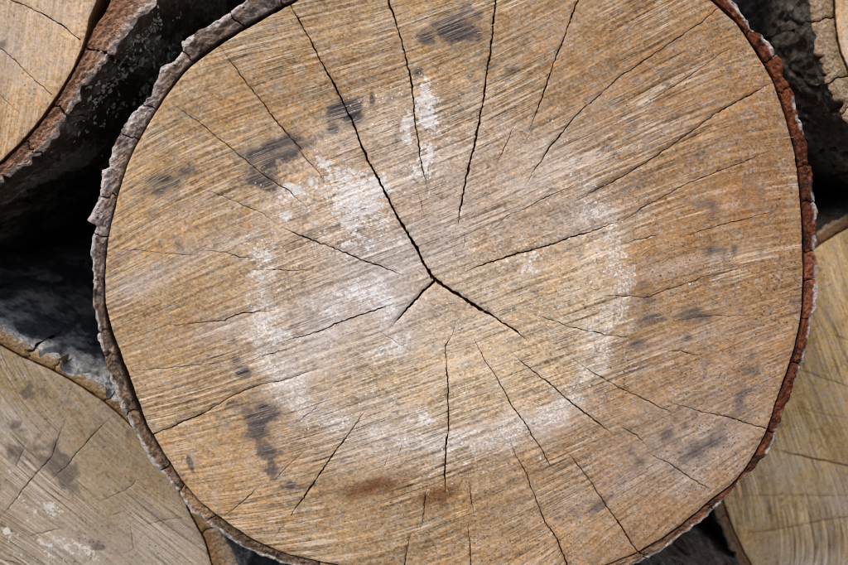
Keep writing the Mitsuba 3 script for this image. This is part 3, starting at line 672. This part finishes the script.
# ------------------------------------------------------------------ the neighbours
def simple_log(key, centre_px, r_wood, r_bark, d, cracks, hfun, wood, barkm, prm, cuts_px, length, seed, spacing=1.5, label='', dense=None, wood_pts=None, bark_pts=None, gap=2.0, fine=1.6):
    k = (d - CAM[1]) / -CAM[1]
    c = F([centre_px], d)[0]
    ri = (lambda a: np.full_like(a, r_wood * k)) if wood_pts is None else polar(c, F(wood_pts, d), [(g, r_wood * k * m) for g, m in wood_pts_fill[key]])
    ro = (lambda a: np.full_like(a, r_bark * k)) if bark_pts is None else polar(c, F(bark_pts, d), [(g, r_bark * k * m) for g, m in wood_pts_fill[key]])
    wave = lambda a, s: 5 * (f2(np.cos(a) * 2 + 9, np.sin(a) * 2 + 9, seed + s, 3) - .5)
    ri2, ro2 = (lambda a: ri(a) + wave(a, 0)), (lambda a: ro(a) + wave(a, 0))
    rw = lambda a: ri2(np.asarray(a, float))
    ow = lambda a: ro2(np.asarray(a, float))
    wv = wood_mesh(smooth_ring(c, rw, jit=.8, seed=seed), cracks, d, hfun, spacing, length, seed, dense=dense)
    scene[key + '__wood'] = mikit.ply(wv, wood, smooth=True)
    prm = dict(prm, seen=in_view(c, ow, d))
    gf = gap if callable(gap) else (lambda a: gap)
    bark(key, c, lambda a: rw(a) + gf(a), ow, ang(c, cuts_px, d), d, barkm, prm, length, seed, fine=fine)
    labels[key] = {'label': label, 'category': 'log', 'group': 'stacked logs'}
    return c, rw, ow


wood_pts_fill = {'cut_log_001': [(-105, 1.1), (-118, 1.24), (-132, 1.3), (-150, 1.2), (180, 1), (150, 1), (120, 1), (90, 1), (60, 1), (40, 1)], 'cut_log_002': [(-150, 1), (-120, 1), (-90, 1), (180, 1.05), (158, 1.2), (140, 1.28), (124, 1.14)]}
tl_c, tl_in, tl_out = simple_log('cut_log_001', (-180, -66), 285, 345, D_TL, CR_TL, h_side(SAW_TL, .2, .98, 70), 'wood_pale', 'bark_red',
    {'side': plates(5, 81, .011, .005, 7, 3.0), 'chip': 3.0, 'fh': 4.0, 'rec': 5, 'nf': 26, 'dstep': 1.6, 'grow': 1.03, 'wob': 16, 'gap': 2.2},
    [(95, 50), (30, 150), (62, 112), (130, -40), (-40, 200), (-300, 240), (-400, -300), (0, -400)], 1.0, 15, label='pale cream log end with red brown bark, at the upper left corner',
    dense=F([(-15, 170), (130, -15)], D_TL).T.ravel(), wood_pts=[(-40, 185), (0, 160), (11, 149), (32, 127), (53, 98), (80, 50), (88, 18), (96, 0), (104, -30)], bark_pts=[(-40, 212), (0, 184), (16, 172), (34, 161), (50, 141), (61, 123), (82, 87), (103, 60), (128, 34), (152, 0), (165, -30)], gap=lambda a: 2.5 + 10 * sm(-.40, -.24, a))
ll_c, ll_in, ll_out = simple_log('cut_log_002', (-106, 660), 333, 352, D_LL, CR_LL, h_side(SAW_LL, .77, -.64, 90), 'wood_grey', 'bark_lichen',
    {'side': plates(3, 101, .014, .0045, 8, 2.0), 'chip': 2.0, 'fh': 1.8, 'rec': 1, 'nf': 14, 'dstep': 1.4, 'grow': 1.02, 'wob': 9, 'gap': 1.6},
    [(30, 350), (56, 364), (110, 398), (170, 466), (214, 528), (250, 620), (-60, 322), (-440, 700), (-150, 1000)], 1.0, 17, label='grey brown weathered log end at the lower left, pale lichen on its bark',
    dense=F([(-15, 590), (235, 320)], D_LL).T.ravel(), wood_pts=[(-40, 330), (0, 345), (24, 358), (58, 374), (88, 392), (114, 411), (150, 448), (191, 516), (204, 541), (211, 565), (219, 600)], bark_pts=[(-40, 311), (0, 327), (16, 337), (29, 344), (53, 357), (80, 374), (101, 386), (119, 399), (160, 440), (206, 503), (224, 535), (238, 565), (248, 600)], gap=1.5)
lr_c, lr_in, lr_out = simple_log('cut_log_003', (960, 440), 245, 258, D_LR, CR_LR, h_side(SAW_LR, .3, -.95, 110), 'wood_olive', 'bark_brown',
    {'side': plates(3, 121, .02, .01, 5, 2), 'chip': 2.5, 'fh': 2.0, 'rec': 1, 'nf': 10, 'dstep': 3, 'grow': 1.05, 'wob': 9, 'gap': 1.6},
    [(720, 520), (716, 400), (820, 240), (735, 580), (800, 640), (1100, 640), (1100, 240)], .85, 19, 1.6, label='olive tan log end at the lower right, set back behind the largest log', dense=F([(690, 590), (865, 200)], D_LR).T.ravel(), fine=2.0)
tr_c, tr_in, tr_out = simple_log('cut_log_004', (1022, -2), 182, 206, D_TR, [([(846, 40), (870, 36)], 1.5, 1, 'both')], h_side(SAW_TL, .2, .98, 130), 'wood_cream', 'bark_slate',
    {'side': plates(4, 141, .02, .01, 6, 3), 'chip': 2.5, 'fh': 2.5, 'rec': 2, 'nf': 16, 'dstep': 2, 'grow': 1.035, 'wob': 9, 'gap': 1.8},
    [(836, 80), (828, 20), (845, 110), (850, -100), (1022, 204), (1100, -180)], 1.0, 21, label='log at the upper right corner showing slate bark and a sliver of wood', dense=F([(815, 120), (865, -15)], D_TR).T.ravel(), gap=2, fine=1.8)
b_c, b_in, b_out = simple_log('cut_log_005', (618, 845), 262, 285, D_B, [], h_side(SAW_LL, .77, -.64, 150), 'wood_grey', 'bark_slate',
    {'side': plates(4, 161, .02, .01, 7, 4), 'chip': 3, 'fh': 2.5, 'rec': 2, 'nf': 8, 'dstep': 3, 'grow': 1.03, 'wob': 9}, [(500, 590), (700, 580), (618, 1120), (350, 900), (880, 900)], 1.0, 23, 6.0, label='log below the largest one, its dark bark showing in the bottom gap', gap=2, fine=2.2)
t_c, t_in, t_out = simple_log('cut_log_006', (470, -340), 236, 254, D_T, [], h_side(SAW_LL, .77, -.64, 170), 'wood_grey', 'bark_brown',
    {'side': plates(4, 181, .02, .01, 7, 4), 'chip': 3, 'fh': 2.5, 'rec': 2, 'nf': 8, 'dstep': 4, 'grow': 1.05, 'wob': 9}, [(300, -130), (640, -130), (470, -600), (220, -340), (720, -340)], 1.0, 25, 6.0, label='dark log above the largest one, its bark showing in the top left gap', gap=2, fine=3)

# white lichen flakes on the bark of the upper left log, facing the gap
rng = np.random.default_rng(77)
FV, FF = [], []
side_fn = plates(5, 81, .011, .005, 7, 3.0)
for i in range(420):
    for _ in range(40):
        a = rng.normal(-.40, .13)
        dep = rng.uniform(25, 330)
        if f2(np.array(a * 11.0), np.array(dep / 45), 5) > .50:
            break
    R = float(tl_out(np.array(a)))
    arc = a * R
    r = R + float(side_fn(np.array(arc), np.array(dep)))
    n = rng.integers(6, 10)
    t = np.sort(rng.uniform(0, 2 * np.pi, n))
    sz = rng.uniform(1.0, 4.2)
    rim = sz * rng.uniform(.5, 1.0, n)
    tz, ty = rng.normal(0, .35, 2)
    pts = [(0, 0, 1.2)] + [(q * math.cos(s), q * math.sin(s) * 1.5, .9 + tz * q * math.cos(s) + ty * q * math.sin(s)) for q, s in zip(rim, t)] + [(0, 0, -1.0)]
    P = []
    for da, dd, dn in pts:
        aa = a + da / R
        P.append((tl_c[0] + (r + dn) * math.cos(aa), dep + dd + 5, tl_c[1] + (r + dn) * math.sin(aa)))
    b = sum(len(v) for v in FV)
    for k in range(n):
        FF += [(b, b + 1 + k, b + 1 + (k + 1) % n), (b + n + 1, b + 1 + (k + 1) % n, b + 1 + k)]
    FV.append(np.array(P))
fv = np.vstack(FV) * S
fv[:, 1] += D_TL
scene['lichen'] = two(lambda p, n, uv: mix((.36, .37, .32), (.62, .62, .58), noise(p.x / S * .2, p.y / S * .2, p.z / S * .2)), .95)
scene['cut_log_001__lichen'] = mikit.ply((fv, np.array(FF)), 'lichen', smooth=False)
labels['cut_log_001__lichen'] = {'label': 'grey white lichen flakes on the bark', 'kind': 'stuff'}

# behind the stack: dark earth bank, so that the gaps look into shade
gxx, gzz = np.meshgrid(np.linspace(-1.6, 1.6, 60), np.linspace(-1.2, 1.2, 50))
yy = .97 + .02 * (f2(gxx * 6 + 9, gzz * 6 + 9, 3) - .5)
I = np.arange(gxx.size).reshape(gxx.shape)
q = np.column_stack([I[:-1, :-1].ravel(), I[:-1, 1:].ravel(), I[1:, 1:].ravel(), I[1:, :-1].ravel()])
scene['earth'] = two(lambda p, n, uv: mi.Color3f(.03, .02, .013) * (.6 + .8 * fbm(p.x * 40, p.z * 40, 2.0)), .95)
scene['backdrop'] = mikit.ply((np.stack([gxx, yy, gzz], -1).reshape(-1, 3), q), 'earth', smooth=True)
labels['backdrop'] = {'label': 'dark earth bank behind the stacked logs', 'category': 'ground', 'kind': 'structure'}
